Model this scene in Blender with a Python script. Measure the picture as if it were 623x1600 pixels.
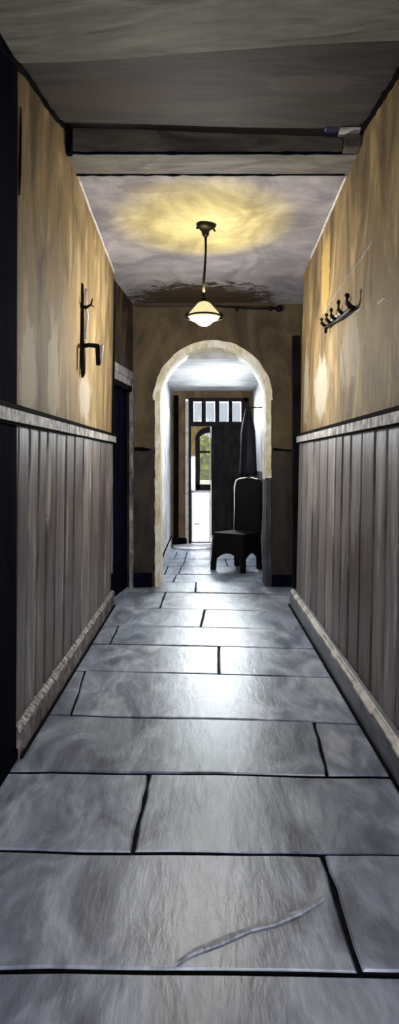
import bpy, bmesh, math, random
from mathutils import Vector, Matrix, noise
random.seed(4)
C = bpy.context.scene.collection
for o in list(bpy.data.objects): bpy.data.objects.remove(o)

# ------------------------------------------------------------------ camera, light, exposure
H = 1.35          # eye height
F = 1035.0        # focal length in pixels of the 623x1600 frame
CX, CY = 318.0, 720.0
cam = bpy.data.cameras.new('camera'); co = bpy.data.objects.new('camera', cam); C.objects.link(co)
co.location = (0, 0, H); co.rotation_euler = (math.pi/2, 0, 0)
cam.sensor_fit = 'AUTO'; cam.sensor_width = 36; cam.lens = 36*F/1600
cam.shift_x = -(CX-311.5)/1600; cam.shift_y = -(800-CY)/1600
cam.clip_start = 0.02
bpy.context.scene.camera = co
vs = bpy.context.scene.view_settings
vs.view_transform = 'Standard'; vs.look = 'None'; vs.gamma = 1; vs.use_curve_mapping = False
vs.exposure = 0.0
W = bpy.data.worlds.new('sky'); bpy.context.scene.world = W; W.use_nodes = True
wn = W.node_tree.nodes; bg = wn['Background']
bg.inputs[0].default_value = (0.80, 0.88, 1.0, 1); bg.inputs[1].default_value = 0.9

def area(name, loc, aim, sx, sy, power, col):
    l = bpy.data.lights.new(name, 'AREA'); l.shape = 'RECTANGLE'; l.size = sx; l.size_y = sy
    l.energy = power; l.color = col
    o = bpy.data.objects.new(name, l); C.objects.link(o); o.location = loc
    o.rotation_euler = (Vector(aim)-Vector(loc)).to_track_quat('-Z', 'Y').to_euler()
    return o
# daylight through the open doorway behind the viewer
area('doorway_daylight', (0.0, -1.45, 1.35), (0, 5.5, 0.9), 1.1, 2.1, 80, (0.90, 0.93, 1.0))
# fill light behind an added, unseen side window of the far passage
area('passage_fill_light', (1.15, 8.0, 1.75), (-0.4, 9.3, 1.3), 0.9, 1.0, 130, (0.95, 0.97, 1.0))
# daylight over the front door, through the transom panes
area('front_door_daylight', (0.1, 11.6, 2.35), (0.1, 6.0, 0.0), 1.3, 0.8, 700, (0.88, 0.94, 1.0))

sl = bpy.data.lights.new('sun', 'SUN'); sl.energy = 5; sl.angle = .02; sl.color = (1, .98, .94)
so = bpy.data.objects.new('sun', sl); C.objects.link(so); so.rotation_euler = Vector((-.08, -1, -1.7)).to_track_quat('-Z', 'Y').to_euler(); so.location = (0, 14, 6)

# ------------------------------------------------------------------ helpers
def lin(c):
    r = []
    for v in c:
        v = v/255.0
        r.append(v/12.92 if v <= 0.04045 else ((v+0.055)/1.055)**2.4)
    return (r[0], r[1], r[2], 1)

def brush(name, cols, stretch=(3, 3, 1), scale=1.6, rough=0.6, bump=0.25, grain=(60, 60, 5),
          gstr=0.22, patches=(), spec=0.4, coat=0.0, dist=1.2):
    """Plaster, wood or stone coated with broad streaky paint."""
    m = bpy.data.materials.new(name); m.use_nodes = True
    nt = m.node_tree; N = nt.nodes; L = nt.links
    bs = N['Principled BSDF']
    tc = N.new('ShaderNodeTexCoord')
    def mapped(sc, loc=(0, 0, 0)):
        mp = N.new('ShaderNodeMapping'); mp.inputs['Scale'].default_value = sc; mp.inputs['Location'].default_value = loc
        L.new(tc.outputs['Object'], mp.inputs['Vector']); return mp.outputs[0]
    def noi(vec, sc, det=4, di=0.0, ro=0.55):
        n = N.new('ShaderNodeTexNoise'); n.inputs['Scale'].default_value = sc; n.inputs['Detail'].default_value = det
        n.inputs['Distortion'].default_value = di; n.inputs['Roughness'].default_value = ro
        L.new(vec, n.inputs['Vector']); return n.outputs[0]
    def math_(op, a, b=None, clamp=False):
        n = N.new('ShaderNodeMath'); n.operation = op; n.use_clamp = clamp
        for i, v in enumerate((a, b)):
            if v is None: continue
            if isinstance(v, (int, float)): n.inputs[i].default_value = v
            else: L.new(v, n.inputs[i])
        return n.outputs[0]
    def mix(fac, a, b, mode='MIX'):
        n = N.new('ShaderNodeMixRGB'); n.blend_type = mode
        for i, v in zip((0, 1, 2), (fac, a, b)):
            if isinstance(v, (int, float)): n.inputs[i].default_value = v
            elif isinstance(v, tuple): n.inputs[i].default_value = v
            else: L.new(v, n.inputs[i])
        return n.outputs[0]
    big = noi(mapped(stretch), scale, 5, dist, 0.6)
    r = N.new('ShaderNodeValToRGB'); L.new(big, r.inputs[0])
    el = r.color_ramp.elements
    k = len(cols)
    while len(el) < k: el.new(0.5)
    for i, c in enumerate(cols):
        el[i].position = 0.36 + 0.28*i/(max(k-1, 1)); el[i].color = lin(c)
    g = noi(mapped(grain), 1.0, 5, 0.3, 0.65)
    gm = math_('MULTIPLY_ADD', g, gstr*4); 
    gm.node.inputs[2].default_value = 1-gstr*2
    gc = N.new('ShaderNodeCombineColor')
    for i in range(3): L.new(gm, gc.inputs[i])
    col = mix(1.0, r.outputs[0], gc.outputs[0], 'MULTIPLY')
    for (cen, rad, pc, st) in patches:
        v = N.new('ShaderNodeVectorMath'); v.operation = 'SUBTRACT'; L.new(tc.outputs['Object'], v.inputs[0]); v.inputs[1].default_value = cen
        v2 = N.new('ShaderNodeVectorMath'); v2.operation = 'DIVIDE'; L.new(v.outputs[0], v2.inputs[0]); v2.inputs[1].default_value = rad
        v3 = N.new('ShaderNodeVectorMath'); v3.operation = 'LENGTH'; L.new(v2.outputs[0], v3.inputs[0])
        d = math_('SUBTRACT', 1.0, v3.outputs['Value'])
        n1 = math_('MULTIPLY', math_('SUBTRACT', noi(mapped(tuple(q*0.35+3.0 for q in grain), cen), 1.0, 8, 0.8, 0.78), 0.5), 4.5)
        f = math_('MULTIPLY', math_('ADD', math_('SUBTRACT', math_('MULTIPLY', d, 2.4), 0.55), n1), 2.2, True)
        f = math_('MULTIPLY', f, math_('MULTIPLY', d, 6.0, True))
        f = math_('MULTIPLY', f, st, True)
        col = mix(f, col, lin(pc))
    L.new(col, bs.inputs['Base Color'])
    bs.inputs['Roughness'].default_value = rough
    if rough < 0.5:
        rr = math_('MULTIPLY_ADD', big, 0.25); rr.node.inputs[2].default_value = rough-0.1
        L.new(rr, bs.inputs['Roughness'])
    bs.inputs['Specular IOR Level'].default_value = spec
    bs.inputs['Coat Weight'].default_value = coat
    if bump:
        b = N.new('ShaderNodeBump'); b.inputs['Strength'].default_value = bump; b.inputs['Distance'].default_value = 0.01
        L.new(math_('ADD', g, big), b.inputs['Height']); L.new(b.outputs[0], bs.inputs['Normal'])
    return m

def emis(name, col, st):
    m = bpy.data.materials.new(name); m.use_nodes = True; b = m.node_tree.nodes['Principled BSDF']
    b.inputs['Base Color'].default_value = lin(col); b.inputs['Emission Color'].default_value = lin(col)
    b.inputs['Emission Strength'].default_value = st; b.inputs['Roughness'].default_value = 0.4
    n = m.node_tree.nodes.new('ShaderNodeTexNoise'); n.inputs['Scale'].default_value = 14
    r = m.node_tree.nodes.new('ShaderNodeValToRGB'); r.color_ramp.elements[0].color = lin(tuple(int(v*.85) for v in col))
    r.color_ramp.elements[1].color = lin(col); r.color_ramp.elements[0].position = .35; r.color_ramp.elements[1].position = .6
    m.node_tree.links.new(n.outputs[0], r.inputs[0]); m.node_tree.links.new(r.outputs[0], b.inputs['Base Color'])
    m.node_tree.links.new(r.outputs[0], b.inputs['Emission Color'])
    return m

def translucent_mat(name):  # white door panel made translucent so outside light brightens it
    m = bpy.data.materials.new(name); m.use_nodes = True; nt = m.node_tree; b = nt.nodes['Principled BSDF']
    out = nt.nodes['Material Output']; t = nt.nodes.new('ShaderNodeBsdfTranslucent'); mx = nt.nodes.new('ShaderNodeMixShader'); mx.inputs[0].default_value = .65
    nz = nt.nodes.new('ShaderNodeTexNoise'); nz.inputs['Scale'].default_value = 7; r = nt.nodes.new('ShaderNodeValToRGB')
    r.color_ramp.elements[0].color = (.62, .62, .66, 1); r.color_ramp.elements[1].color = (.97, .97, .97, 1); r.color_ramp.elements[0].position = .35; r.color_ramp.elements[1].position = .55
    nt.links.new(nz.outputs[0], r.inputs[0]); nt.links.new(r.outputs[0], t.inputs[0]); nt.links.new(r.outputs[0], b.inputs['Base Color'])
    nt.links.new(b.outputs[0], mx.inputs[1]); nt.links.new(t.outputs[0], mx.inputs[2]); nt.links.new(mx.outputs[0], out.inputs[0])
    return m

def glass(name):
    m = bpy.data.materials.new(name); m.use_nodes = True; nt = m.node_tree
    out = nt.nodes['Material Output']; nt.nodes.remove(nt.nodes['Principled BSDF'])
    t = nt.nodes.new('ShaderNodeBsdfTransparent'); g = nt.nodes.new('ShaderNodeBsdfGlossy'); g.inputs['Roughness'].default_value = .08
    mx = nt.nodes.new('ShaderNodeMixShader'); mx.inputs[0].default_value = .008
    nz = nt.nodes.new('ShaderNodeTexNoise'); nz.inputs['Scale'].default_value = 20
    r = nt.nodes.new('ShaderNodeValToRGB'); r.color_ramp.elements[0].color = (.75, .78, .76, 1); r.color_ramp.elements[1].color = (1, 1, 1, 1)
    nt.links.new(nz.outputs[0], r.inputs[0]); nt.links.new(r.outputs[0], t.inputs[0])
    nt.links.new(t.outputs[0], mx.inputs[1]); nt.links.new(g.outputs[0], mx.inputs[2]); nt.links.new(mx.outputs[0], out.inputs[0])
    return m

class MB:
    def __init__(s): s.v = []; s.f = []; s.m = []; s.sm = []
    def add(s, vs_, fs, mi=0, smooth=False):
        b = len(s.v); s.v += [tuple(v) for v in vs_]
        for f in fs: s.f.append([b+i for i in f]); s.m.append(mi); s.sm.append(smooth)
        return s
    def hexa(s, p, mi=0):   # p: 4 bottom points + 4 top points
        return s.add(p, [(3, 2, 1, 0), (4, 5, 6, 7), (0, 1, 5, 4), (1, 2, 6, 5), (2, 3, 7, 6), (3, 0, 4, 7)], mi)
    def box(s, x0, x1, y0, y1, z0, z1, mi=0, bev=0.0):
        if bev <= 0:
            return s.hexa([(x0, y0, z0), (x1, y0, z0), (x1, y1, z0), (x0, y1, z0), (x0, y0, z1), (x1, y0, z1), (x1, y1, z1), (x0, y1, z1)], mi)
        bm = bmesh.new(); bmesh.ops.create_cube(bm, size=1)
        for v in bm.verts: v.co = Vector(((x0+x1)/2+v.co.x*(x1-x0), (y0+y1)/2+v.co.y*(y1-y0), (z0+z1)/2+v.co.z*(z1-z0)))
        bmesh.ops.bevel(bm, geom=bm.edges[:], offset=bev, segments=2, affect='EDGES', profile=.6)
        bm.verts.index_update()
        s.add([v.co[:] for v in bm.verts], [[v.index for v in f.verts] for f in bm.faces], mi); bm.free(); return s
    def prism(s, poly, d, mi=0, smooth=False):   # poly: list of 3D points, d: extrusion vector
        n = len(poly); a = [Vector(p) for p in poly]; b = [p+Vector(d) for p in a]
        s.add(a+b, [list(range(n))[::-1], [n+i for i in range(n)]]+[(i, (i+1) % n, n+(i+1) % n, n+i) for i in range(n)], mi, smooth)
        return s
    def tube(s, pts, rad, mi=0, seg=10, jitter=0.0):
        pts = [Vector(p) for p in pts]; n = len(pts)
        if isinstance(rad, (int, float)): rad = [rad]*n
        vs_ = []; up = None
        for i, p in enumerate(pts):
            t = (pts[min(i+1, n-1)]-pts[max(i-1, 0)]).normalized()
            if up is None: up = Vector((0, 0, 1)) if abs(t.z) < .9 else Vector((1, 0, 0))
            a = t.cross(up).normalized(); b = t.cross(a).normalized(); up = b.cross(t) if False else up
            for k in range(seg):
                an = 2*math.pi*k/seg; r = rad[i]*(1+jitter*(random.random()-.5))
                vs_.append(p+a*math.cos(an)*r+b*math.sin(an)*r)
        fs = [(i*seg+k, i*seg+(k+1) % seg, (i+1)*seg+(k+1) % seg, (i+1)*seg+k) for i in range(n-1) for k in range(seg)]
        fs += [list(range(seg))[::-1], [(n-1)*seg+k for k in range(seg)]]
        return s.add(vs_, fs, mi, True)
    def lathe(s, prof, cen, mi=0, seg=32, smooth=True, wob=0.0):
        n = len(prof); vs_ = []
        for j, (r, z) in enumerate(prof):
            for k in range(seg):
                a = 2*math.pi*k/seg; rr = r*(1+wob*math.sin(3*a+j))
                vs_.append((cen[0]+rr*math.cos(a), cen[1]+rr*math.sin(a), cen[2]+z))
        fs = [(j*seg+k, j*seg+(k+1) % seg, (j+1)*seg+(k+1) % seg, (j+1)*seg+k) for j in range(n-1) for k in range(seg)]
        return s.add(vs_, fs, mi, smooth)
    def build(s, name, mats, parent=None, **props):
        me = bpy.data.meshes.new(name); me.from_pydata(s.v, [], s.f); me.update()
        if not isinstance(mats, (list, tuple)): mats = [mats]
        for m in mats: me.materials.append(m)
        for p, mi, sm in zip(me.polygons, s.m, s.sm): p.material_index = mi; p.use_smooth = sm
        bm = bmesh.new(); bm.from_mesh(me); bmesh.ops.recalc_face_normals(bm, faces=bm.faces[:]); bm.to_mesh(me); bm.free()
        o = bpy.data.objects.new(name, me); C.objects.link(o)
        if parent: o.parent = parent
        for k, v in props.items(): o[k] = v
        return o
def struct(mb, name, mats, **p): return mb.build(name, mats, None, kind='structure', **p)
def thing(name, label, cat, loc, rz=0, group=None):
    o = bpy.data.objects.new(name, None); C.objects.link(o); o.location = loc; o.rotation_euler = (0, 0, rz)
    o.empty_display_size = .1
    o['label'] = label; o['category'] = cat
    if group: o['group'] = group
    return o

# measured planes of the hall (metres). Old walls, slightly out of plumb.
def XL(z): return -0.878+0.048*z/3.1
def XR(z): return 0.870+0.065*z/3.1
YE = 7.10         # face of the end wall with the arch
YB = 10.75        # face of the far wall with the front door
def ceilL(y): return 3.03 if y < 2.7 else (3.03+0.345*(y-2.7)/1.33 + .02*math.sin((y-2.7)*4.7) if y < 4.03 else farceil(y))
def ceilR(y): return 3.21+.10*max(0, min(1, (y-3.2)/.8)) if y < 4.03 else farceil(y)
def farceil(y): return 3.22-0.068*(y-4.3) if y > 4.3 else 3.22

# ------------------------------------------------------------------ materials
OCH = [(98, 83, 58), (134, 114, 78), (150, 128, 86), (184, 160, 116)]
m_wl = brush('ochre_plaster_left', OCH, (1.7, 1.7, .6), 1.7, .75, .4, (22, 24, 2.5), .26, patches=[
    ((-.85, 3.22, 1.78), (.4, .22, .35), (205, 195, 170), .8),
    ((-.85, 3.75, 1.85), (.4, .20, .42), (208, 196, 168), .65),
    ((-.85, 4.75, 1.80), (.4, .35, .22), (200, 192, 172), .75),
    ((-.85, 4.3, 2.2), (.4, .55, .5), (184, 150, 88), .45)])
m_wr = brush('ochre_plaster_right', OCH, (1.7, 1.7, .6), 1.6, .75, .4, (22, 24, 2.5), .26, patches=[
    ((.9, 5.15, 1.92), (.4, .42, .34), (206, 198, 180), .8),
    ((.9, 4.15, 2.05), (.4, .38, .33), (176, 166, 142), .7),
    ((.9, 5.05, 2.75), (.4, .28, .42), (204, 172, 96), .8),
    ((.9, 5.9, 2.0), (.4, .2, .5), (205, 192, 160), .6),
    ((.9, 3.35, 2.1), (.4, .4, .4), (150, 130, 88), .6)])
m_end = brush('brown_plaster', [(64, 54, 38), (84, 71, 50), (98, 84, 60)], (2, 2, 1), 1.5, .8, .3, (30, 30, 6), .14)
m_enddark = brush('dark_brown_dado_paint', [(26, 21, 19), (44, 36, 30), (58, 49, 40)], (2.4, 2.4, 1), 1.6, .7, .3, (40, 40, 6), .2)
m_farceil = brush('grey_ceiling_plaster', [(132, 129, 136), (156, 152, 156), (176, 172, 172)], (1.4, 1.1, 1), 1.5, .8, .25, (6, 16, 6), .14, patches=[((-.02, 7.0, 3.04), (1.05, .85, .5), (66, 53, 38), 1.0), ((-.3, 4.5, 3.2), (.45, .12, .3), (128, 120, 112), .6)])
m_front = brush('grey_green_ceiling', [(92, 90, 84), (122, 120, 110), (142, 140, 126)], (.6, 3.0, 2), 2.2, .7, .4, (3, 22, 20), .24)
m_darkc = brush('dark_umber_ceiling', [(42, 38, 36), (54, 49, 45), (70, 64, 59)], (.6, 2.6, 2), 2.2, .7, .4, (3, 22, 20), .26, patches=[
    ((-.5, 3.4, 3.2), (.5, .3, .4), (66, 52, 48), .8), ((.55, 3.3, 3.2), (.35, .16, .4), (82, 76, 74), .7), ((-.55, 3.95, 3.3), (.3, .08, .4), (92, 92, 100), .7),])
m_beamf = brush('dark_beam_paint', [(62, 58, 54), (86, 80, 68), (100, 94, 82)], (.8, 2, 3), 2.2, .7, .3, (5, 30, 40), .2)
m_soff = brush('pale_beam_underside', [(88, 86, 78), (112, 109, 100), (132, 128, 118)], (1, 3, 2), 2.4, .7, .3, (6, 50, 30), .2)
BRD = [(96, 88, 90), (126, 117, 117), (142, 133, 130), (172, 164, 158)]
def board(n, cols, p=()): return brush(n, cols, (4, 4, .8), 1.6, .45, .35, (34, 34, 2.5), .46, p, spec=.5)
bpR = [((.88, 3.75, .45), (.3, .55, .65), (76, 58, 48), .9), ((.88, 4.6, .75), (.3, .3, .3), (120, 104, 92), .6), ((.88, 5.3, 1.15), (.3, .25, .3), (166, 158, 150), .6), ((.88, 3.3, 1.2), (.3, .06, .6), (176, 168, 160), .7)]
bpL = [((-.86, 4.6, .8), (.3, .4, .3), (150, 144, 140), .5), ((-.86, 3.9, .3), (.3, .6, .3), (92, 76, 66), .7), ((-.86, 3.6, 1.2), (.3, .06, .3), (190, 180, 160), .8), ((-.86, 4.1, .9), (.3, .05, .3), (180, 174, 166), .7), ((-.86, 5.6, .9), (.3, .3, .5), (92, 78, 70), .6)]
m_bR = [board('mauve_grey_board_a', BRD, bpR), board('mauve_grey_board_b', [(96, 84, 80), (122, 112, 108), (140, 130, 124)], bpR), board('mauve_grey_board_c', [(80, 72, 74), (104, 95, 95), (122, 114, 112)], bpR)]
m_bL = [board('grey_board_a', BRD, bpL), board('grey_board_b', [(92, 82, 80), (116, 106, 102), (140, 130, 124)], bpL), board('grey_board_c', [(78, 70, 72), (104, 95, 95), (120, 112, 110)], bpL)]
m_black = brush('black_paint', [(8, 7, 9), (13, 12, 15), (20, 18, 22)], (2, 2, 1), 2, .95, .3, (40, 40, 8), .2, spec=.05)
m_navy = brush('navy_black_paint', [(5, 6, 18), (9, 10, 26), (15, 17, 36)], (3, 3, .6), 2, 1.0, .3, (40, 40, 5), .2, spec=.02)
m_groove = brush('groove_dark', [(20, 17, 19), (30, 26, 28)], (1, 1, 1), 3, .9, 0, spec=.12)
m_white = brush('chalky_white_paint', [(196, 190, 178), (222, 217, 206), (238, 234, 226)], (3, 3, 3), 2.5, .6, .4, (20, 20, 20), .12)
m_rail = brush('worn_white_rail', [(96, 88, 86), (170, 164, 158), (232, 229, 224)], (1, 5, 3), 2.5, .6, .5, (20, 30, 30), .3)
m_cream = brush('cream_arch_paint', [(212, 200, 166), (238, 230, 204), (250, 248, 238)], (3, 3, 1.6), 2.2, .6, .4, (26, 26, 12), .2)
m_skL = brush('brown_skirting', [(52, 44, 44), (112, 98, 96), (160, 146, 142)], (3, 3, 3), 3, .5, .5, (20, 20, 60), .35)
m_skR = brush('blue_grey_skirting', [(60, 62, 72), (84, 87, 98), (110, 113, 124)], (3, 1.5, 4), 2.5, .4, .4, (30, 10, 60), .25)
m_plast = brush('white_passage_plaster', [(150, 150, 156), (190, 190, 194), (214, 214, 216)], (2, 2, 1), 2, .7, .3, (20, 20, 8), .14)
m_pceil = brush('white_passage_ceiling', [(170, 170, 174), (200, 200, 204), (226, 226, 228)], (1, 4, 1), 2, .7, .3, (6, 30, 6), .14)
m_pdark = brush('charcoal_passage_dado', [(24, 23, 27), (38, 37, 43), (60, 60, 68)], (3, 3, 1), 2, .5, .3, (40, 40, 8), .3)
m_door = brush('dark_door_paint', [(22, 18, 20), (34, 29, 31), (46, 41, 43)], (3, 3, 1), 2.5, .55, .3, (40, 40, 8), .2, spec=.12)
m_doorw = brush('white_door_paint', [(200, 200, 204), (228, 228, 232), (240, 240, 242)], (3, 3, 1), 2.5, .5, .25, (40, 40, 8), .12)
m_doory = brush('ochre_door_paint', [(176, 140, 78), (204, 170, 106), (222, 200, 150)], (3, 3, 1), 2.5, .6, .25, (40, 40, 8), .15)
m_iron = brush('black_iron', [(10, 9, 12), (20, 18, 22)], (5, 5, 5), 4, .45, .3, (30, 30, 30), .2, spec=.12)
m_glass = glass('window_glass')
FL = [[(96, 103, 120), (138, 146, 164), (184, 191, 206)], [(104, 114, 134), (148, 160, 182), (194, 204, 220)], [(88, 94, 110), (126, 134, 152), (170, 178, 194)], [(112, 120, 138), (158, 167, 186), (200, 208, 222)]]
fp = []
m_fl = [brush('flagstone_%s' % n, c, (2.2, 1.0, 1), 1.9, .33, .22, (26, 6, 10), .28, fp, spec=.75) for n, c in zip('abcd', FL)]
m_joint = brush('dark_joint', [(12, 11, 13), (24, 22, 24)], (1, 1, 1), 6, .95, .2, spec=.12)

# ------------------------------------------------------------------ floor
def fx(px, py):   # a point on the floor
    y = F*H/(py-CY); return (px-CX)*y/F, y
def wob(x, k): return .012*noise.noise(Vector((x*2.3, k*7.1, .3)))+.006*noise.noise(Vector((x*9, k*3.3, 1.7)))
rows = [(None, 0)]
lines = [(-1.3, -1.3), ]
for l, r in [(1514, 1520), (1327, 1337), (1206, 1213), (1118, 1130), (1049, 1057), (1006, 1013), (978, 983), (950, 954), (924, 928), (909, 910), (897, 898), (884, 885), (873, 874)]:
    # depth at X=-.5 and X=+.5 from the two readings
    lines.append((F*H/(l-CY), F*H/(r-CY)))
lines.append((9.9, 9.9)); lines.append((10.4, 10.4)); lines.append((10.9, 10.9))
def rowy(k, x):
    a, b = lines[k]; return a+(b-a)*(x+.7)/1.4+wob(x, k)
cuts = {0: [], 1: [((505, 1340), (562, 1515))], 2: [((232, 1213), (208, 1327))], 3: [((490, 1128), (510, 1210))],
        4: [((132, 1050), (108, 1122))], 5: [((342, 1012), (342, 1053))], 6: [((184, 980), (170, 1008))], 7: [((320, 952), (313, 981))],
        8: [((258, 926), (249, 951))], 9: [((306, 910), (305, 925))], 10: [((275, 898), (270, 909))], 11: [((283, 885), (279, 897)), ((262, 885), (257, 897))],
        12: [((289, 874), (285, 884)), ((352, 874), (356, 884))], 13: [((292, 865), (289, 873)), ((276, 865), (271, 873))], 14: [((296, 858), (294, 864))], 15: []}
fl = MB(); fl.box(-1.3, 1.5, -1.3, 10.9, -.08, -.022, 4)
GAP = .009
for k in range(len(lines)-1):
    xs = [(-1.25, -1.25)]
    for (t, b) in cuts.get(k, []):
        xs.append((fx(*b)[0], fx(*t)[0]))   # near x, far x
    xs.sort(); xs.append((1.4, 1.4))
    for j in range(len(xs)-1):
        n0, f0 = xs[j]; n1, f1 = xs[j+1]; n = 12
        g = GAP if k < 4 else GAP*1.4
        near = []; far = []
        for i in range(n+1):
            t = i/n
            h = g*(.5 if k > 3 else .8); x = n0+h+(n1-n0-2*h)*t; near.append((x, rowy(k, x)+g))
            x = f0+h+(f1-f0-2*h)*t; far.append((x, rowy(k+1, x)-g))
        def side(p, q, s_):
            out = []
            for i in range(1, 6):
                t = i/6; x = p[0]+(q[0]-p[0])*t; y = p[1]+(q[1]-p[1])*t
                out.append((x+.009*noise.noise(Vector((x*3+s_, y*7, k))), y))
            return out
        poly = near+side(near[-1], far[-1], 1)+far[::-1]+side(far[0], near[0], 5)
        cx = sum(p[0] for p in poly)/len(poly); cy = sum(p[1] for p in poly)/len(poly)
        h0 = random.uniform(-.003, .002); tx = random.uniform(-.003, .003); ty = random.uniform(-.004, .004)
        z = lambda p: h0+tx*(p[0]-cx)+ty*(p[1]-cy)
        top = []
        for p in poly:
            dx, dy = cx-p[0], cy-p[1]; dl = math.hypot(dx, dy)+1e-6
            top.append((p[0]+dx/dl*.007, p[1]+dy/dl*.007, z(p)))
        m = len(poly)
        vs_ = [(p[0], p[1], -.03) for p in poly]+[(p[0], p[1], z(p)-.006) for p in poly]+top+[(cx, cy, h0)]
        fs = []
        for i in range(m):
            i2 = (i+1) % m
            fs += [(i, i2, m+i2, m+i), (m+i, m+i2, 2*m+i2, 2*m+i), (2*m+i, 2*m+i2, 3*m)]
        mark = len(fl.m)
        fl.add(vs_, fs, [3, 0, 3, 2, 0, 3, 1, 1, 1, 3, 1, 0, 2, 0, 1, 3][(k+j) % 16] if k else 2)
        for q in range(m): fl.m[mark+3*q] = 4
struct(fl, 'floor', m_fl+[m_joint])

# ------------------------------------------------------------------ side walls
def side_wall(XF, ceil, y0, y1, outw, mats, name):
    mb = MB(); n = 40
    ys = [y0+(y1-y0)*i/n for i in range(n+1)]
    ys = sorted(set(ys+[4.029, 4.031]))
    for a, b in zip(ys[:-1], ys[1:]):
        za, zb = ceil(a)+.12, ceil(b)+.12
        o = outw
        mb.hexa([(XF(0), a, 0), (XF(0)+o, a, 0), (XF(0)+o, b, 0), (XF(0), b, 0), (XF(za), a, za), (XF(za)+o, a, za), (XF(zb)+o, b, zb), (XF(zb), b, zb)])
    return struct(mb, name, mats)
LE, RE = 6.17, 6.20
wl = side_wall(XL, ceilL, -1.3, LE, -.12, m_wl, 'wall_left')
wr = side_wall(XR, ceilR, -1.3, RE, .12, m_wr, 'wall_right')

def wainscot(XF, sgn, cuts_, mats, parent, top=1.53):
    mb = MB(); z0 = .02; d = .020*sgn
    mb.hexa([(XF(z0), cuts_[0], z0), (XF(z0)+d*.3, cuts_[0], z0), (XF(z0)+d*.3, cuts_[-1], z0), (XF(z0), cuts_[-1], z0),
             (XF(top), cuts_[0], top), (XF(top)+d*.3, cuts_[0], top), (XF(top)+d*.3, cuts_[-1], top), (XF(top), cuts_[-1], top)], 3)
    random.seed(9)
    for i, (a, b) in enumerate(zip(cuts_[:-1], cuts_[1:])):
        g = random.uniform(.010, .018); e = .012; t = random.uniform(.85, 1.2); n = 9
        w1, w2 = random.random()*9, random.random()*9
        prof = []
        for k in range(n+1):
            z = z0+(top-z0)*k/n
            ya = a+g*(.6+.8*abs(noise.noise(Vector((z*2.2, w1, 0))))*1.6); yb = b-g*(.6+.8*abs(noise.noise(Vector((z*2.2, w2, 0))))*1.6)
            x0 = XF(z)+d*.2; x1 = XF(z)+d*t
            prof.append([(x0, ya, z), (x1, ya+e, z), (x1, yb-e, z), (x0, yb, z)])
        vs_ = [p for r in prof for p in r]
        fs = [(4*k+j, 4*k+j+1, 4*k+j+5, 4*k+j+4) for k in range(n) for j in range(3)]
        mb.add(vs_, fs, i % 3)
    return mb.build('wainscot', mats+[m_groove], parent)
Lc = [-1.3, -.9, -.5, -.1, .3, .7, 1.1, 1.5, 1.9, 2.25, 2.6, 3.0, 3.20, 3.38, 3.56, 3.78, 4.04, 4.29, 4.59, 4.97, 5.36, 5.72, 6.0, 6.14]
Rc = [-1.3, -.9, -.5, -.1, .3, .7, 1.1, 1.5, 1.9, 2.25, 2.55, 2.78, 2.98, 3.19, 3.41, 3.69, 3.96, 4.18, 4.39, 4.69, 5.03, 5.3, 5.63, 5.9, 6.14]
wainscot(XL, 1, Lc, m_bL, wl); wainscot(XR, -1, Rc, m_bR, wr)
# dado rail: black moulding above, worn white face
def rail(XF, sgn, y0, y1, parent):
    mb = MB(); n = 26
    for i in range(n):
        a = y0+(y1-y0)*i/n; b = y0+(y1-y0)*(i+1)/n
        for (za, zb, d0, mi) in ((1.520, 1.572, .040, 0), (1.572, 1.598, .034, 1), (1.508, 1.520, .030, 1)):
            x0, x1 = XF(za), XF(za)+sgn*d0
            mb.hexa([(x0, a, za), (x1, a, za), (x1, b, za), (x0, b, za), (x0, a, zb), (x1*1, a, zb), (x1, b, zb), (x0, b, zb)], mi)
    return mb.build('dado_rail', [m_rail, m_black], parent)
rail(XL, 1, -1.3, LE, wl); rail(XR, -1, -1.3, RE, wr)
# skirting boards: sloped cap and flat face
def skirt(XF, sgn, y0, y1, h, d, mface, name, cap):
    mb = MB()
    x = XF(0)+sgn*.012
    P = lambda y: [(x, y, 0), (x+sgn*d, y, 0), (x+sgn*d, y, h*.72), (x+sgn*d*.55, y, h*.95), (x, y, h)]
    mb.prism(P(y0), (0, y1-y0, 0), 0)
    n = 60; 
    for i in range(n):
        a = y0+(y1-y0)*i/n; b = y0+(y1-y0)*(i+1)/n
        w = .010+.008*abs(noise.noise(Vector((a*5, d*30, 0))))
        mb.hexa([(x+sgn*d*.42, a, h*.93), (x+sgn*(d*.42+w*2), a, h*.78), (x+sgn*(d*.42+w*2), b, h*.78), (x+sgn*d*.42, b, h*.93),
                 (x+sgn*d*.42, a, h*.93+.010), (x+sgn*(d*.42+w*2), a, h*.78+.010), (x+sgn*(d*.42+w*2), b, h*.78+.010), (x+sgn*d*.42, b, h*.93+.010)], 1)
    mb.box(min(x+sgn*d, x+sgn*(d+.012)), max(x+sgn*d, x+sgn*(d+.012)), y0, y1, 0, .012, 2)
    return struct(mb, name, [mface, cap, m_black])
skirt(XL, 1, 3.0, LE, .15, .035, m_skL, 'baseboard_left', brush('speckled_white_edge', [(60, 52, 50), (150, 144, 142), (232, 230, 228)], (6, 9, 9), 4, .6, .6, (50, 50, 50), .5))
skirt(XR, -1, -1.3, RE, .16, .055, m_skR, 'baseboard_right', m_white)

# white bead along wall and ceiling
def bead(XF, ceil, sgn, y0, y1, name):
    mb = MB(); n = 16; pts = []
    for i in range(n+1):
        y = y0+(y1-y0)*i/n; z = ceil(y)-.012; pts.append((XF(z)+sgn*.006, y, z+.002*math.sin(i)))
    mb.tube(pts, .009, 0, 6, .4); return struct(mb, name, m_white)
bead(XL, ceilL, 1, 4.32, LE, 'trim_1'); bead(XR, ceilR, -1, 4.32, 5.75, 'trim_2')

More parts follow.
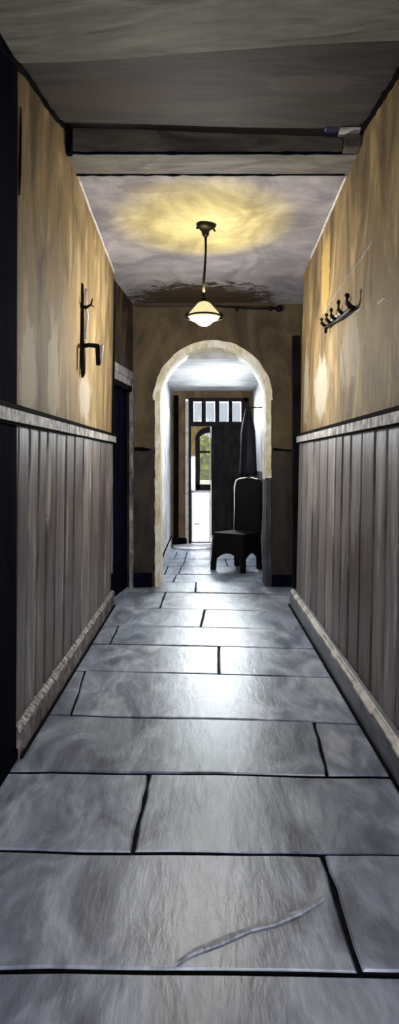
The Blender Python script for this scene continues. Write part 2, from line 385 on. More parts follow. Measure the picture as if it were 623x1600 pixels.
# ------------------------------------------------------------------ ceilings
cb = MB(); n = 14
def near_panel(mb, y0, y1, mi, dz, ny):
    for j in range(ny):
        a = y0+(y1-y0)*j/ny; b = y0+(y1-y0)*(j+1)/ny
        for i in range(n):
            s, t = i/n, (i+1)/n
            def pt(y, u):
                zl, zr = ceilL(min(y, 4.029)), ceilR(min(y, 4.029))
                e = u*u*(3-2*u)
                z = zl+(zr-zl)*e+dz+.01*noise.noise(Vector((u*3, y*2, 4)))*(4*u*(1-u))
                return (-.98+(2.06)*u, y, z)
            A, B, D, E = pt(a, s), pt(a, t), pt(b, t), pt(b, s)
            up = .10
            mb.hexa([A, B, D, E]+[(p[0], p[1], p[2]+up) for p in (A, B, D, E)], mi)
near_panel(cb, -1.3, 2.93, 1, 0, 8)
near_panel(cb, 2.93, 4.06, 2, .010, 8)  # darker tone than the panel in front of it
# far ceiling, over the pendant lamp
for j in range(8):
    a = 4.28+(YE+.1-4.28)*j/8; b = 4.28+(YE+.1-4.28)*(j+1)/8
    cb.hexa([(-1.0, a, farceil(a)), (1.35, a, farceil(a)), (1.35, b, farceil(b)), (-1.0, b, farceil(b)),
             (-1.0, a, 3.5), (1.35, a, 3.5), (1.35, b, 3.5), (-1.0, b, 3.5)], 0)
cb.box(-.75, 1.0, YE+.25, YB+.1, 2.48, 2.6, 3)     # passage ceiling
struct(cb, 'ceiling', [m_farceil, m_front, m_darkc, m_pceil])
# cross beam: dark face, pale underside, black lines on both arrises
bb = MB()
bb.box(-1.0, 1.08, 4.03, 4.31, 3.225, 3.55, 0)
nb = 40
for i in range(nb):
    xa = -.85+1.79*i/nb; xb = -.85+1.79*(i+1)/nb
    q = .006*noise.noise(Vector((xa*5, 2, 2)))
    bb.box(xa, xb, 4.035, 4.305, 3.214+q*.3, 3.226, 1)
pts = lambda yy, zz, k: [(-.84+1.76*i/30, yy, zz+.006*noise.noise(Vector((i*.7, k, 0)))) for i in range(31)]
bb.tube(pts(4.03, 3.222, 1), [.007+.008*abs(noise.noise(Vector((i*.5, 1, 5)))) for i in range(31)], 2, 6)
bb.tube(pts(4.312, 3.212, 7), [.006+.010*abs(noise.noise(Vector((i*.5, 8, 5)))) for i in range(31)], 2, 6)
struct(bb, 'trim_3', [m_beamf, m_soff, m_navy])
# ragged plaster edging where the dark ceiling meets the walls
for nm, XF, ce, sg, y0, y1, yy in (('trim_4', XL, ceilL, 1, 2.6, 4.0, 0), ('trim_5', XR, ceilR, -1, 2.9, 4.0, 3)):
    mb = MB(); m_ = 26
    p = [(XF(3.1)+sg*(.004+.012*noise.noise(Vector((i*.6, yy, 0)))), y0+(y1-y0)*i/m_, ce(y0+(y1-y0)*i/m_)-.006) for i in range(m_+1)]
    mb.tube(p, [.014+.012*noise.noise(Vector((i*.8, yy, 3))) for i in range(m_+1)], 0, 7); struct(mb, nm, m_black)
# short dark strut below the beam end, left and right
mb = MB(); mb.box(-.835, -.795, 3.98, 4.03, 3.20, 3.42, 0, .006); struct(mb, 'trim_6', m_black)
mb = MB(); mb.box(.84, .935, 3.93, 4.03, 3.215, 3.36, 0, .01); struct(mb, 'trim_7', m_beamf)

# ------------------------------------------------------------------ near left navy post and its thin dark line
mb = MB(); 
mb.hexa([(-.90, 2.45, 0), (-.846, 2.45, 0), (-.846, 2.99, 0), (-.90, 2.99, 0), (-.88, 2.45, 3.08), (-.815, 2.45, 3.08), (-.822, 2.93, 3.13), (-.88, 2.93, 3.13)])
mb.box(-.90, -.838, 2.43, 3.0, 0, .05, 0, .008)
struct(mb, 'trim_8', m_navy)
mb = MB(); mb.tube([(XL(z)+.006, 2.99+.01*math.sin(z*5), z) for z in (2.55, 2.65, 2.75, 2.85, 2.95)], [.004, .007, .006, .006, .003], 0, 6); struct(mb, 'trim_9', m_black)

# ------------------------------------------------------------------ left doorway (angled) between hall and end wall
A = Vector((-.872, LE, 0)); B = Vector((-.757, YE, 0)); D = (B-A).normalized(); Nn = Vector((D.y, -D.x, 0))  # Nn points into the hall
LEN = (B-A).length
def dw(mb, u0, u1, d0, d1, z0, z1, mi=0):
    q = [A+D*u+Nn*d for u, d in ((u0, d0), (u1, d0), (u1, d1), (u0, d1))]
    mb.hexa([(p.x, p.y, z0) for p in q]+[(p.x, p.y, z1) for p in q], mi)
mb = MB(); dw(mb, 0, LEN, -.16, -.10, 0, 3.2); dw(mb, 0, LEN, -.10, 0, 2.26, 3.2)
dw(mb, 0, .03, -.10, 0, 0, 2.26); dw(mb, LEN-.03, LEN, -.10, 0, 0, 2.26)
struct(mb, 'wall_corner', brush('deep_brown_plaster', [(24, 16, 16), (38, 28, 24), (84, 66, 34)], (2, 2, 1), 1.6, .8, .2))
mb = MB(); dw(mb, .06, LEN-.06, -.09, -.05, .01, 2.12)
for (u0, u1, z0, z1) in ((.16, .42, .2, 1.0), (.52, .78, .2, 1.0), (.16, .42, 1.15, 1.95), (.52, .78, 1.15, 1.95)): dw(mb, u0, u1, -.055, -.042, z0, z1)
d3 = struct(mb, 'door_1', m_navy)
mb = MB(); m_fr = brush('pale_worn_architrave', [(60, 58, 60), (120, 120, 124), (170, 170, 174)], (3, 3, 1), 2.5, .5, .4, (30, 30, 14), .3)
dw(mb, .0, .035, -.02, .018, 0, 2.2); dw(mb, LEN-.085, LEN-.03, -.02, .018, 0, 2.2)
dw(mb, .0, LEN-.02, -.02, .022, 2.13, 2.20); dw(mb, -.01, LEN-.01, -.02, .034, 2.20, 2.28); dw(mb, .02, LEN-.02, -.02, .010, 2.08, 2.13, 1)
mb.build('door_frame', [m_fr, m_black], d3)
mb = MB(); mb.box(-.885, -.845, LE-.02, LE+.02, 0, .30, 0, .005); mb.box(-.855, -.828, LE-.03, LE+.005, 1.55, 3.05, 0, .005); struct(mb, 'trim_10', m_black)

# right recess beyond the panelling
mb = MB(); mb.box(1.15, 1.27, RE-.1, YE+.3, 0, 3.3); mb.box(.99, 1.27, RE-.02, RE+.1, 0, 3.3); struct(mb, 'wall_recess', m_end)
mb = MB(); mb.box(.832, .905, RE-.025, RE+.06, 0, 2.52, 0, .008); struct(mb, 'trim_11', m_black)

# ------------------------------------------------------------------ end wall with arch
AX, AR, AO, SP = .100, .562, .640, 2.00      # centre, inner radius, outer radius, springing height
TH = .32
def archpts(r, zbase, n=32, k=1.0):
    return [(AX-r, zbase)]+[(AX-r*math.cos(math.pi*i/n), SP+r*math.sin(math.pi*i/n)) for i in range(n+1)]+[(AX+r, zbase)]
def arch_band(mb, r0, r1, y0, y1, zb, mi=0, n=32, smooth=False, jit=0, a0=0, a1=math.pi):
    # curved band between two radii
    for i in range(n):
        t0 = a0+(a1-a0)*i/n; t1 = a0+(a1-a0)*(i+1)/n
        j0 = jit*noise.noise(Vector((t0*6, 0, 0))); j1 = jit*noise.noise(Vector((t1*6, 0, 0)))
        p = []
        for (t, j) in ((t0, j0), (t1, j1)):
            for r in (r0, r1+j): p.append((AX-r*math.cos(t), SP+r*math.sin(t)))
        a, b, c, d = p[0], p[1], p[3], p[2]
        mb.hexa([(q[0], y0, q[1]) for q in (a, b, c, d)]+[(q[0], y1, q[1]) for q in (a, b, c, d)], mi)
mb = MB()
EL, ER, ZT, ZD = -1.0, 1.27, 3.3, 1.47
r = AR+.01
for (z0, z1, mi) in ((0, ZD, 1), (ZD, SP, 0)):
    mb.box(EL, AX-r, YE, YE+TH, z0, z1, mi); mb.box(AX+r, ER, YE, YE+TH, z0, z1, mi)
n_ = 32
for i in range(n_):
    t0 = math.pi*i/n_; t1 = math.pi*(i+1)/n_
    xa, za = AX-r*math.cos(t0), SP+r*math.sin(t0); xb, zb = AX-r*math.cos(t1), SP+r*math.sin(t1)
    mb.hexa([(xa, YE, za), (xb, YE, zb), (xb, YE+TH, zb), (xa, YE+TH, za), (xa, YE, ZT), (xb, YE, ZT), (xb, YE+TH, ZT), (xa, YE+TH, ZT)], 0)
mb.box(EL, AX-r, YE, YE+TH, SP, ZT, 0); mb.box(AX+r, ER, YE, YE+TH, SP, ZT, 0)
we = struct(mb, 'wall_end', [m_end, m_enddark])
# cream arch surround
mb = MB()
arch_band(mb, AR, AO-.035, YE-.028, YE+.05, 0, 0, 40, jit=.008)
arch_band(mb, AO-.038, AO, YE-.018, YE+.01, 0, 0, 40, jit=.014)
arch_band(mb, AR-.004, AR+.02, YE+.05, YE+TH, 0, 0, 40)
for j in range(24):
    z0 = SP*j/24; z1 = SP*(j+1)/24; w = .012*noise.noise(Vector((z0*9, 1, 1)))
    mb.box(AX-AO+.02+w, AX-AR, YE-.028, YE+.05, z0, z1, 0)
    if z0 > 1.13: mb.box(AX+AR, AX+AO-.02+w, YE-.028, YE+.05, z0, z1, 0)
mb.box(AX-AR-.02, AX-AR+.004, YE+.05, YE+TH, 0, SP, 0); mb.box(AX+AR-.004, AX+AR+.02, YE+.05, YE+TH, 1.15, SP, 0)
mb.box(AX+AR, AX+AO-.02, YE-.028, YE+.05, 0, 1.16, 1); mb.box(AX+AR-.004, AX+AR+.02, YE+.05, YE+TH, 0, 1.15, 1)
struct(mb, 'trim_12', [m_cream, m_pdark])
# black dado line, black plinths, brown picture board and the black curtain rail on the end wall
mb = MB()
mb.tube([(-.78+(.22)*i/6, YE-.008, 1.475+.004*math.sin(i)) for i in range(7)], [.006, .016, .02, .021, .02, .014, .006], 0, 8)
mb.tube([(.74+(.22)*i/6, YE-.008, 1.475-.003*i) for i in range(7)], [.012, .014, .012, .01, .009, .007, .004], 0, 8); struct(mb, 'trim_13', m_black)
mb = MB(); mb.box(-.80, AX-AO-.01, YE-.05, YE, 0, .15, 0, .01); mb.box(AX+AO-.01, 1.1, YE-.03, YE, 0, .13, 0, .01); struct(mb, 'baseboard_end', m_navy)
mb = MB()
nn = 30
top = [(-.73+1.47*i/nn, 3.06+.045*math.sin(math.pi*min(1, (i/nn)*1.0))**.5+.01*noise.noise(Vector((i*.5, 0, 9)))) for i in range(nn+1)]
for (xa, za), (xb, zb) in zip(top[:-1], top[1:]):
    mb.hexa([(xa, YE-.05, 3.0), (xb, YE-.05, 3.0), (xb, YE, 3.0), (xa, YE, 3.0), (xa, YE-.05, za), (xb, YE-.05, zb), (xb, YE, zb), (xa, YE, za)])
struct(mb, 'trim_14', brush('umber_board', [(48, 38, 28), (66, 54, 38), (76, 62, 44)], (1, 2, 4), 2, .7, .3))
ct = thing('curtain_rail', 'thin black rail with a knob end fixed high above the right of the arch', 'rail', (.55, YE-.06, 2.965))
mb = MB(); mb.tube([(-.42, 0, .03), (-.2, 0, .012), (.0, 0, 0), (.22, 0, .004)], [.008, .010, .009, .012], 0, 8); mb.build('rod', m_iron, ct)
mb = MB(); mb.lathe([(0, -.03), (.03, -.025), (.042, 0), (.03, .025), (0, .03)], (.25, 0, .002), 0, 14); mb.build('finial', m_iron, ct)
mb = MB(); mb.box(-.21, -.18, -.01, .062, -.01, .02, 0, .003); mb.build('bracket', m_iron, ct)
mb = MB(); mb.box(.15, .18, -.01, .062, -.01, .02, 0, .003); mb.build('bracket', m_iron, ct)

# ------------------------------------------------------------------ passage behind the arch
PL, PR = -.53, .80
mb = MB(); mb.box(PL-.12, PL, YE+TH-.02, YB+.1, 0, 2.6, 0); pw = struct(mb, 'wall_passage_left', m_plast)
mb = MB(); mb.tube([(PL+.006, YE+TH+.02+(YB-YE-TH-.05)*i/10, .13) for i in range(11)], .012, 1, 6); mb.box(PL, PL+.02, YE+TH, YB, 0, .12, 0)
struct(mb, 'baseboard_passage', [m_plast, m_black])
# right passage wall with an opening for the added, unseen side window
mb = MB(); Y0, Y1, Z0, Z1 = 7.75, 8.55, 1.3, 2.2
for (y0, y1, z0, z1, mi) in ((YE+TH-.02, Y0, 1.2, 2.6, 0), (Y1, YB+.1, 1.2, 2.6, 0), (Y0, Y1, Z1, 2.6, 0), (Y0, Y1, 1.2, Z0, 0), (YE+TH-.02, YB+.1, 0, 1.2, 1)):
    mb.box(PR, PR+.12, y0, y1, z0, z1, mi)
struct(mb, 'wall_passage_right', [m_plast, m_pdark])
mb = MB()
for (y0, y1, z0, z1) in ((Y0, Y0+.05, Z0, Z1), (Y1-.05, Y1, Z0, Z1), (Y0, Y1, Z0, Z0+.05), (Y0, Y1, Z1-.05, Z1), (8.135, 8.165, Z0, Z1)): mb.box(PR+.03, PR+.09, y0, y1, z0, z1)
wi = struct(mb, 'added_window_1', m_white)  # unseen window added to light the passage
mb = MB(); mb.box(PR+.058, PR+.062, Y0+.04, Y1-.04, Z0+.04, Z1-.04); mb.build('pane', m_glass, wi)  # pane of the added, unseen window

# far wall, frame, transom
def X(px): return (px-CX)*YB/F
def Z(py): return H+(CY-py)*YB/F
m_brn = brush('tan_brown_plaster', [(104, 84, 58), (126, 102, 70), (142, 116, 80)], (2, 2, 1), 2, .7, .3)
mb = MB()
mb.box(-.66, X(290), YB, YB+.15, 0, 2.6, 0); mb.box(X(388), .95, YB, YB+.15, 0, 2.6, 0); mb.box(X(290), X(388), YB, YB+.15, Z(624), 2.6, 0)
struct(mb, 'wall_far', m_brn)
mb = MB(); mb.box(X(271), X(279), YB-.04, YB, 0, Z(618), 0, .005); mb.box(X(266), X(292), YB-.05, YB, 0, .10, 0); struct(mb, 'trim_15', m_black)
# white jamb + black frame
mb = MB()
mb.box(X(289.5), X(294.5), YB-.05, YB+.1, 0, Z(627), 0, .006)
for j in range(12): pass
fr = struct(mb, 'door_2', m_white)
mb = MB()
mb.box(X(294.5), X(298.5), YB-.03, YB+.1, 0, Z(624), 0); mb.box(X(294), X(388), YB-.04, YB+.1, Z(628), Z(622), 0); mb.box(X(294), X(388), YB-.04, YB+.1, Z(666), Z(659), 0)
mb.box(X(381), X(388), YB-.04, YB+.1, 0, Z(622), 0)
for a, b in ((314.5, 321.5), (335.5, 342.5), (356.5, 362.5), (376, 382), (297, 302.5)): mb.box(X(a), X(b), YB-.03, YB+.06, Z(661), Z(626), 0, .004)
mb.build('transom_frame', m_door, fr)
mb = MB()
for a, b in ((302, 315), (321, 336), (342, 357), (362, 377)): mb.box(X(a), X(b), YB+.03, YB+.034, Z(661), Z(627))
mb.build('pane', m_glass, fr)
# dark right leaf
mb = MB(); y = YB
mb.box(X(330), X(381), y+.0, y+.045, .01, Z(665), 0, .006)
for (a, b, c, d_) in ((335, 353, 848-10, 778), (358, 377, 838, 778), (335, 353, 762, 675), (358, 377, 762, 675)):
    x0, x1, z0, z1 = X(a), X(b), Z(c), Z(d_)
    for q in ((x0, x1, z0, z0+.02), (x0, x1, z1-.02, z1), (x0, x0+.02, z0, z1), (x1-.02, x1, z0, z1)): mb.box(q[0], q[1], y-.012, y+.005, q[2], q[3], 0, .003)
dr = struct(mb, 'door_3', m_door)
mb = MB(); mb.tube([(X(335), y-.01, 1.0), (X(335), y-.045, 1.0), (X(341), y-.05, .995)], .009, 0, 8); mb.build('door_handle', m_iron, dr)
# left leaf: white lower panel made translucent for brightness, ochre upper with an arched light
mb = MB()
x0, x1 = X(298.5), X(329)
ax0, ax1 = X(311.5), X(328.2); az0, asp = Z(757), Z(686)
mb.box(x0, x1, y+.01, y+.016, .03, Z(766), 4)
for q in ((x0, x0+.02, .01, Z(766)), (x1-.02, x1, .01, Z(766)), (x0, x1, .01, .04), (x0, x1, Z(768), Z(766))): mb.box(q[0], q[1], y-.01, y+.035, q[2], q[3], 0)
mb.box(x0, X(305.5), y+.01, y+.016, Z(766), Z(712), 4); mb.box(x0, X(305.5), y, y+.04, Z(712), Z(666), 1)
mb.box(X(305), X(312), y-.012, y+.04, Z(766), asp, 2); mb.box(X(305), x1, y-.012, y+.04, Z(766), az0, 2)
mb.box(ax1-.01, x1, y-.006, y+.04, az0, Z(668), 3)
# quarter arch head of the light and the spandrel above it
ccx = ax1; ri = ax1-ax0; ro = X(328.2)-X(305)
na = 14
for i in range(na):
    t0, t1 = math.pi/2*i/na, math.pi/2*(i+1)/na
    f = lambda rx, rz, t: (ccx-rx*math.cos(t), asp+rz*math.sin(t))
    a_, b_, c_, d_ = f(ri, .10, t0), f(ro, .20, t0), f(ro, .20, t1), f(ri, .10, t1)
    mb.hexa([(q[0], y-.012, q[1]) for q in (a_, b_, c_, d_)]+[(q[0], y+.04, q[1]) for q in (a_, b_, c_, d_)], 2)
    zt = Z(666)
    mb.hexa([(b_[0], y, b_[1]), (c_[0], y, c_[1]), (c_[0], y+.04, c_[1]), (b_[0], y+.04, b_[1]), (b_[0], y, zt), (c_[0], y, zt), (c_[0], y+.04, zt), (b_[0], y+.04, zt)], 1)
mb.box(ax0, ax1, y-.008, y+.03, Z(708), Z(704.5), 2)
dl = struct(mb, 'door_4', [m_doorw, m_doory, m_door, m_white, translucent_mat('translucent_white_panel')])
mb = MB(); mb.box(ax0-.01, ax1, y+.015, y+.019, az0-.01, asp+.11); mb.build('pane', m_glass, dl)
mb = MB(); mb.tube([(X(303), y-.012, Z(820)), (X(305), y-.04, Z(818.5)), (X(310), y-.045, Z(818)), (X(311), y-.012, Z(819))], .009, 0, 8); mb.build('door_handle', m_iron, dl)

# outside
mb = MB(); mb.box(-4, 5, YB+.15, 20, -.1, -.02); struct(mb, 'ground', brush('pale_path', [(150, 150, 146), (170, 170, 166), (186, 184, 180)], (1, 1, 1), 1, .8, .2))
mb = MB()
mb.box(-1.2, 1.0, 12.35, 12.6, -.02, .92, 0, .03); mb.box(-1.25, 1.05, 12.3, 12.65, .92, .98, 0, .015)
lw = mb.build('garden_wall', m_white); lw['label'] = 'low white garden wall seen through the arched light of the front door'; lw['category'] = 'wall'
sh = thing('garden_shrub', 'yellow-green leafy shrub outside, seen through the arched light of the front door', 'shrub', (.0, 13.3, -.02))
random.seed(7); mb = MB()
for i in range(4200):
    u = Vector((random.gauss(0, 1), random.gauss(0, 1), random.gauss(0, 1))).normalized()*random.uniform(.3, 1)
    c = Vector((u.x*.75, u.y*.45, 1.15+u.z*.72)); a = Vector((random.gauss(0, 1), random.gauss(0, 1), random.gauss(0, 1))).normalized()
    b = a.cross(Vector((random.random(), random.random(), random.random()))).normalized()
    l, w = .13, .06
    mb.add([c-a*l*.5, c+b*w, c+a*l*.5, c-b*w], [(0, 1, 2, 3)])
mb.build('foliage', brush('yellow_green_leaf', [(110, 124, 6), (150, 162, 8), (184, 188, 20)], (1, 1, 1), 3, 1.0, 0, spec=0), sh)
mb = MB()
for i in range(5):
    a = i*1.3; mb.tube([(.05*math.cos(a), .05*math.sin(a), 0), (.12*math.cos(a), .1*math.sin(a), .5), (.4*math.cos(a), .25*math.sin(a), 1.1)], [.03, .022, .01], 0, 7)
mb.build('stem', brush('bark', [(60, 46, 34), (84, 66, 48)], (3, 3, 1), 4, .9, .3), sh)

# rear wall with open doorway behind the viewer
mb = MB(); mb.box(-1.0, -.58, -1.42, -1.3, 0, 3.3); mb.box(.58, 1.05, -1.42, -1.3, 0, 3.3); mb.box(-.58, .58, -1.42, -1.3, 2.3, 3.3); struct(mb, 'wall_rear', m_end)

# ------------------------------------------------------------------ pendant lamp
LY = 5.10; LZ = farceil(LY); LX = .015
lp = thing('pendant_lamp', 'pendant lamp with glowing cream shade on a dark cord from the ceiling', 'lamp', (LX, LY, 2.41))
zt = LZ-2.41
mb = MB(); mb.lathe([(0, 0), (.072, 0), (.075, -.012), (.06, -.026), (.045, -.034), (.03, -.05), (.026, -.075), (.016, -.09), (0, -.092)], (0, 0, zt), 0, 20, True, .10)
mb.tube([(-.03, -.01, zt-.02), (-.055, -.015, zt-.03), (-.07, -.01, zt-.026)], .009, 0, 7); mb.tube([(.03, -.01, zt-.02), (.06, -.01, zt-.032), (.072, 0, zt-.05)], .008, 0, 7)
mb.build('ceiling_rose', m_iron, lp)
mb = MB(); mb.tube([(0, 0, zt-.085), (.001, 0, zt-.2), (-.006, 0, zt-.34), (-.014, 0, zt-.45), (-.016, 0, .175)], [.010, .008, .010, .011, .010], 0, 8, .25); mb.build('cord', m_iron, lp)
m_shade = emis('opal_shade_glow', (246, 226, 176), .85)
sx = -.012
mb = MB(); mb.lathe([(.022, .165), (.045, .155), (.085, .110), (.118, .070), (.128, .052), (.112, .030), (.070, .012), (.045, -.010), (.022, -.020), (0, -.022)], (sx, 0, 0), 0, 36); mb.build('lamp_shade', m_shade, lp)
mb = MB(); mb.lathe([(.026, .162), (.03, .185), (.018, .20), (0, .20)], (sx, 0, 0), 0, 18); 
mb.build('shade_holder', m_iron, lp)
mb = MB()
for s_ in (-1, 1): mb.tube([(sx+s_*.118, -.01, .085), (sx+s_*.138, 0, .06), (sx+s_*.132, -.01, .035), (sx+s_*.105, -.02, .018)], [.006, .013, .012, .005], 0, 8)
mb.lathe([(.128, .045), (.134, .050), (.134, .056), (.128, .060)], (sx, 0, 0), 0, 36)
mb.build('shade_rim', m_iron, lp)
def lampl(name, typ, loc, e, col, **k):
    l = bpy.data.lights.new(name, typ); l.energy = e; l.color = col
    for a, v in k.items(): setattr(l, a, v)
    o = bpy.data.objects.new(name, l); C.objects.link(o); o.parent = lp; o.location = loc; return o
lampl('lamp_light_down', 'POINT', (sx, 0, -.13), 64, (1.0, .965, .92), shadow_soft_size=.05)
u = lampl('lamp_light_up', 'SPOT', (sx, 0, .23), 62, (1.0, .84, .30), shadow_soft_size=.03, spot_size=math.radians(110), spot_blend=.22)
u.rotation_euler = (math.pi, 0, 0)

# ------------------------------------------------------------------ wall bracket, left wall
WY = 4.55; wx = XL(2.1)
wb = thing('wall_bracket', 'black iron pipe bracket with a short arm on the left ochre wall', 'bracket', (wx, WY, 1.92))
mb = MB(); mb.tube([(.012, 0, 0), (.018, 0, .03), (.016, 0, .15), (.012, 0, .35), (.012, 0, .55), (.010, 0, .635), (.012, 0, .65)], [.006, .016, .020, .014, .013, .014, .006], 0, 10, .2); mb.build('pipe', m_iron, wb)
mb = MB(); mb.tube([(.01, 0, .215), (.06, -.005, .225), (.125, -.01, .215)], .016, 0, 8, .2); mb.tube([(.118, -.01, .222), (.12, -.01, .15), (.125, -.012, .085)], [.016, .014, .016], 0, 8, .2); mb.build('arm', m_iron, wb)
mb = MB(); mb.box(-.018, .012, -.03, .02, .455, .515, 0, .008); mb.tube([(0, 0, .49), (.04, -.005, .482), (.075, -.01, .50), (.083, -.01, .54)], [.014, .012, .008, .005], 0, 8, .2); mb.tube([(.07, -.01, .50), (.095, -.01, .485)], [.006, .004], 0, 6); mb.build('tap', m_iron, wb)
mb = MB(); mb.tube([(.034, .012, .27), (.036, .012, .33), (.04, .012, .42), (.036, .012, .5), (.034, .012, .58), (.036, .012, .615)], [.006, .010, .014, .009, .011, .007], 0, 8, .3); mb.tube([(.146, -.005, .225), (.143, -.005, .16), (.140, -.005, .10)], [.014, .011, .009], 0, 8, .3)  # white tubes modelled as the highlights on pipe and arm
o = mb.build('pipe_highlight', m_white, wb); o['label'] = 'painted white highlight beside the pipe'

# ------------------------------------------------------------------ coat rack, right wall
y_f, y_n = 4.82, 3.95
def rk(t, out=.0, dz=0): # t 0 far .. 1 near
    yy = y_f+(y_n-y_f)*t; zz = 2.325+(2.262-2.325)*t+dz; return (XR(zz)-out, yy, zz)
o0 = rk(.5)
cr = thing('coat_rack', 'short black rack with five upturned hooks on the right ochre wall', 'coat rack', o0)
loc = lambda p: tuple(a-b for a, b in zip(p, o0))
mb = MB(); mb.tube([loc(rk(t, .022, .004*math.sin(t*9))) for t in (0, .12, .3, .5, .7, .86, 1)], [.016, .013, .012, .014, .015, .017, .013], 0, 8, .2); mb.tube([loc(rk(0, .01)), loc(rk(0, .03, -.01)), loc(rk(0, .03, -.045))], .012, 0, 7); mb.build('rail', m_iron, cr)
mb = MB(); mb.tube([loc(rk(t, .018, .026)) for t in (.12, .3, .5, .66)], [.005, .009, .008, .004], 0, 7, .3); q = mb.build('rail_edge', m_white, cr); q['label'] = 'pale edge of the rail'
for t, hh in ((.0, .07), (.22, .075), (.42, .085), (.70, .10), (.99, .095)):
    mb = MB(); mb.tube([loc(rk(t, .02, 0)), loc(rk(t, .045, .012)), loc(rk(t, .062, .030)), loc(rk(t, .064, hh*.72)), loc(rk(t, .060, hh*.9))], [.010, .012, .013, .014, .009] if t < .9 else [.013, .016, .018, .017, .013], 0, 8, .15)
    mb.build('hook', m_iron, cr)
# scratches on the right wall above the rack
mb = MB(); random.seed(3)
for i in range(34):
    t = i/33; px = 503+78*t**1.05; py = 492-112*t
    yy = .925*F/(px-CX); zz = H+(CY-py)*yy/F; L_ = .045*(1-.4*t)*random.uniform(.5, 1.3)
    mb.tube([(XR(zz)-.001, yy+.012, zz-L_*.5), (XR(zz)-.001, yy-.008, zz+L_*.5)], [.0016, .0034], 0, 5)
for pts_ in (((590, 474), (600, 466), (610, 470)), ((555, 487), (562, 483), (568, 477)), ((532, 530), (536, 560), (540, 590))):
    p3 = []
    for px, py in pts_:
        yy = .915*F/(px-CX); zz = H+(CY-py)*yy/F; p3.append((XR(zz)-.001, yy, zz))
    mb.tube(p3, [.002, .004, .0015], 0, 5)
mb.build('scratch_mark', m_white, wr)

# small blue box by the beam
mb = MB(); bx_ = thing('junction_box', 'small dark blue box with a pale lower edge at the ceiling beam', 'box', (.84, 3.93, 3.30))
mb.box(-.13, .085, -.05, .05, .0, .045, 0, .012); mb.build('body', brush('deep_blue_paint', [(12, 14, 36), (24, 28, 62), (40, 46, 84)], (2, 2, 2), 4, .5, .2), bx_)
mb = MB(); mb.box(-.04, .09, -.053, .04, -.010, .004, 0, .003); mb.build('edge', m_rail, bx_)

# scrape on the near flagstone
def fl3(px, py, z=.003): a, b = fx(px, py); return (a, b, z)
mb = MB(); S = [(275, 1506), (300, 1488), (345, 1470), (390, 1452), (430, 1440), (470, 1424), (505, 1404)]
wd = [.003, .008, .012, .006, .012, .009, .003]
for (p, w0), (q, w1) in zip(zip(S[:-1], wd[:-1]), zip(S[1:], wd[1:])):
    a = fl3(*p); b = fl3(*q)
    mb.hexa([(a[0], a[1]-w0, -.006), (b[0], b[1]-w1, -.006), (b[0], b[1]+w1, -.006), (a[0], a[1]+w0, -.006), (a[0], a[1]-w0, .0032), (b[0], b[1]-w1, .0032), (b[0], b[1]+w1, .0032), (a[0], a[1]+w0, .0032)])
mb.build('scrape_mark', brush('chalky_scrape', [(150, 152, 158), (180, 182, 188), (205, 206, 212)], (6, 6, 1), 6, .7, .3, (60, 60, 4), .3), bpy.data.objects['floor'])

# ------------------------------------------------------------------ hall chair in the passage
hc = thing('hall_chair', 'tall-backed black hall chair standing beyond the arch against the right side', 'chair', (.44, 8.25, 0), math.radians(-38))
# local: front is -y
m_chair = brush('black_chair_paint', [(6, 5, 6), (10, 8, 9), (16, 12, 12)], (3, 3, 1), 3, .8, .2, spec=.12)
mb = MB()
prof = [(-.20, .42), (-.205, .8), (-.215, 1.02), (-.19, 1.10), (-.14, 1.12), (-.05, 1.135), (.05, 1.135), (.14, 1.12), (.19, 1.10), (.215, 1.02), (.205, .8), (.20, .42)]
mb.prism([(x_, .17+(z_-.42)*.06, z_) for x_, z_ in prof], (0, .03, 0)); mb.build('backrest', m_chair, hc)
mb = MB(); mb.tube([(x_, .168+(z_-.42)*.06, z_) for x_, z_ in prof[:8]], [.004, .006, .009, .010, .008, .007, .008, .004], 0, 7, .4); q = mb.build('back_highlight', m_white, hc); q['label'] = 'painted highlight along the edge of the back'  # white strip modelled as light catching the back edge
mb = MB(); mb.prism([(-.19, .19, .43), (-.235, -.24, .43), (.235, -.24, .43), (.19, .19, .43)], (0, 0, .035)); mb.build('seat', m_chair, hc)
for (x_, y_, lx, ly) in ((-.20, -.21, -.03, -.02), (.20, -.21, .02, -.02), (-.17, .17, 0, .03), (.17, .17, 0, .03)):
    mb = MB(); w = .026
    mb.hexa([(x_+lx-w, y_+ly-w, 0), (x_+lx+w, y_+ly-w, 0), (x_+lx+w, y_+ly+w, 0), (x_+lx-w, y_+ly+w, 0), (x_-w, y_-w, .43), (x_+w, y_-w, .43), (x_+w, y_+w, .43), (x_-w, y_+w, .43)])
    mb.build('leg', m_chair, hc)
mb = MB(); mb.tube([(-.236, -.222, .425), (-.25, -.235, .36), (-.262, -.24, .24), (-.262, -.245, .12), (-.258, -.25, .06)], [.005, .008, .009, .006, .012], 0, 7, .4); q = mb.build('leg_highlight', m_white, hc); q['label'] = 'painted highlight down the front leg'  # white strip modelled as the highlight on the front leg
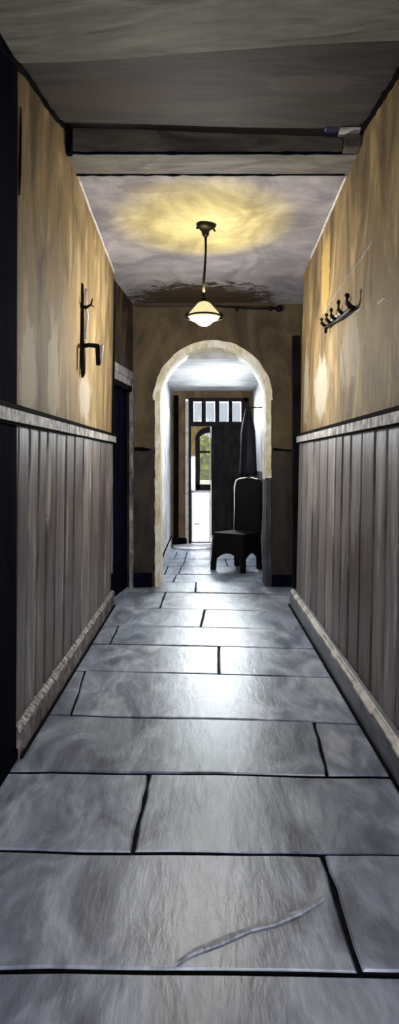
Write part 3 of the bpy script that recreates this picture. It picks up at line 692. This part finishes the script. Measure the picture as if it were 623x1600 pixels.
for (p, q_) in (((-.21, -.22), (.21, -.22)), ((-.21, -.22), (-.18, .17)), ((.21, -.22), (.18, .17)), ((-.18, .18), (.18, .18))):
    mb = MB(); pp = []; 
    P = Vector((p[0], p[1], 0)); Q = Vector((q_[0], q_[1], 0)); pts_ = []
    for i in range(13):
        t = i/12; b = P.lerp(Q, t); pts_.append((b.x, b.y, .12+.10*math.sin(math.pi*t)))
    poly = [(P.x, P.y, .43)]+pts_+[(Q.x, Q.y, .43)]
    nrm = (Q-P).cross(Vector((0, 0, 1))).normalized()*.015
    mb.prism(poly, nrm); mb.build('apron', m_chair, hc)

# ------------------------------------------------------------------ coat on the right passage wall
ctg = thing('coat', 'long black coat hanging on the right wall beyond the arch', 'coat', (.775, 9.05, 1.15))
mb = MB(); ns, nz = 28, 14
for j in range(nz+1):
    t = j/nz; z_ = .92*(1-t); wy = .05+.17*min(1, t*3.2)**.7+.05*t; wx_ = .03+.06*min(1, t*3)**.8+.02*t
    for k in range(ns):
        a = 2*math.pi*k/ns; fold = 1+.14*math.sin(a*7+t*2)*t
        mb.v.append((-.17+wx_*math.cos(a)*fold, wy*math.sin(a)*fold, z_))
for j in range(nz):
    for k in range(ns): mb.f.append([j*ns+k, j*ns+(k+1) % ns, (j+1)*ns+(k+1) % ns, (j+1)*ns+k]); mb.m.append(0); mb.sm.append(True)
mb.f += [list(range(ns)), [nz*ns+k for k in range(ns)]]; mb.m += [0, 0]; mb.sm += [False, False]
mb.build('coat_body', brush('black_wool', [(8, 7, 10), (14, 12, 17), (22, 20, 28)], (4, 4, 1), 3, .9, .3, spec=.1), ctg)
mb = MB(); mb.tube([(.022, 0, .93), (-.06, 0, .93), (-.16, 0, .925), (-.18, 0, .95)], .010, 0, 8); mb.build('hook', m_iron, ctg)

# pale disc standing in for a patch of sunlight by the front door
mb = MB(); seg = 40; rx, ry = .30, .34
rim = [(math.cos(2*math.pi*i/seg)*rx, math.sin(2*math.pi*i/seg)*ry) for i in range(seg)]
mb.lathe([(0, 0), (.30, 0), (.31, .008), (.30, .018), (0, .022)], (-.17, 10.32, .003), 0, 40)
mo = mb.build('sunlight_patch', m_doorw); mo['label'] = 'pale round disc standing in for sunlight on the floor before the white front door leaf'; mo['category'] = 'sunlight_patch'
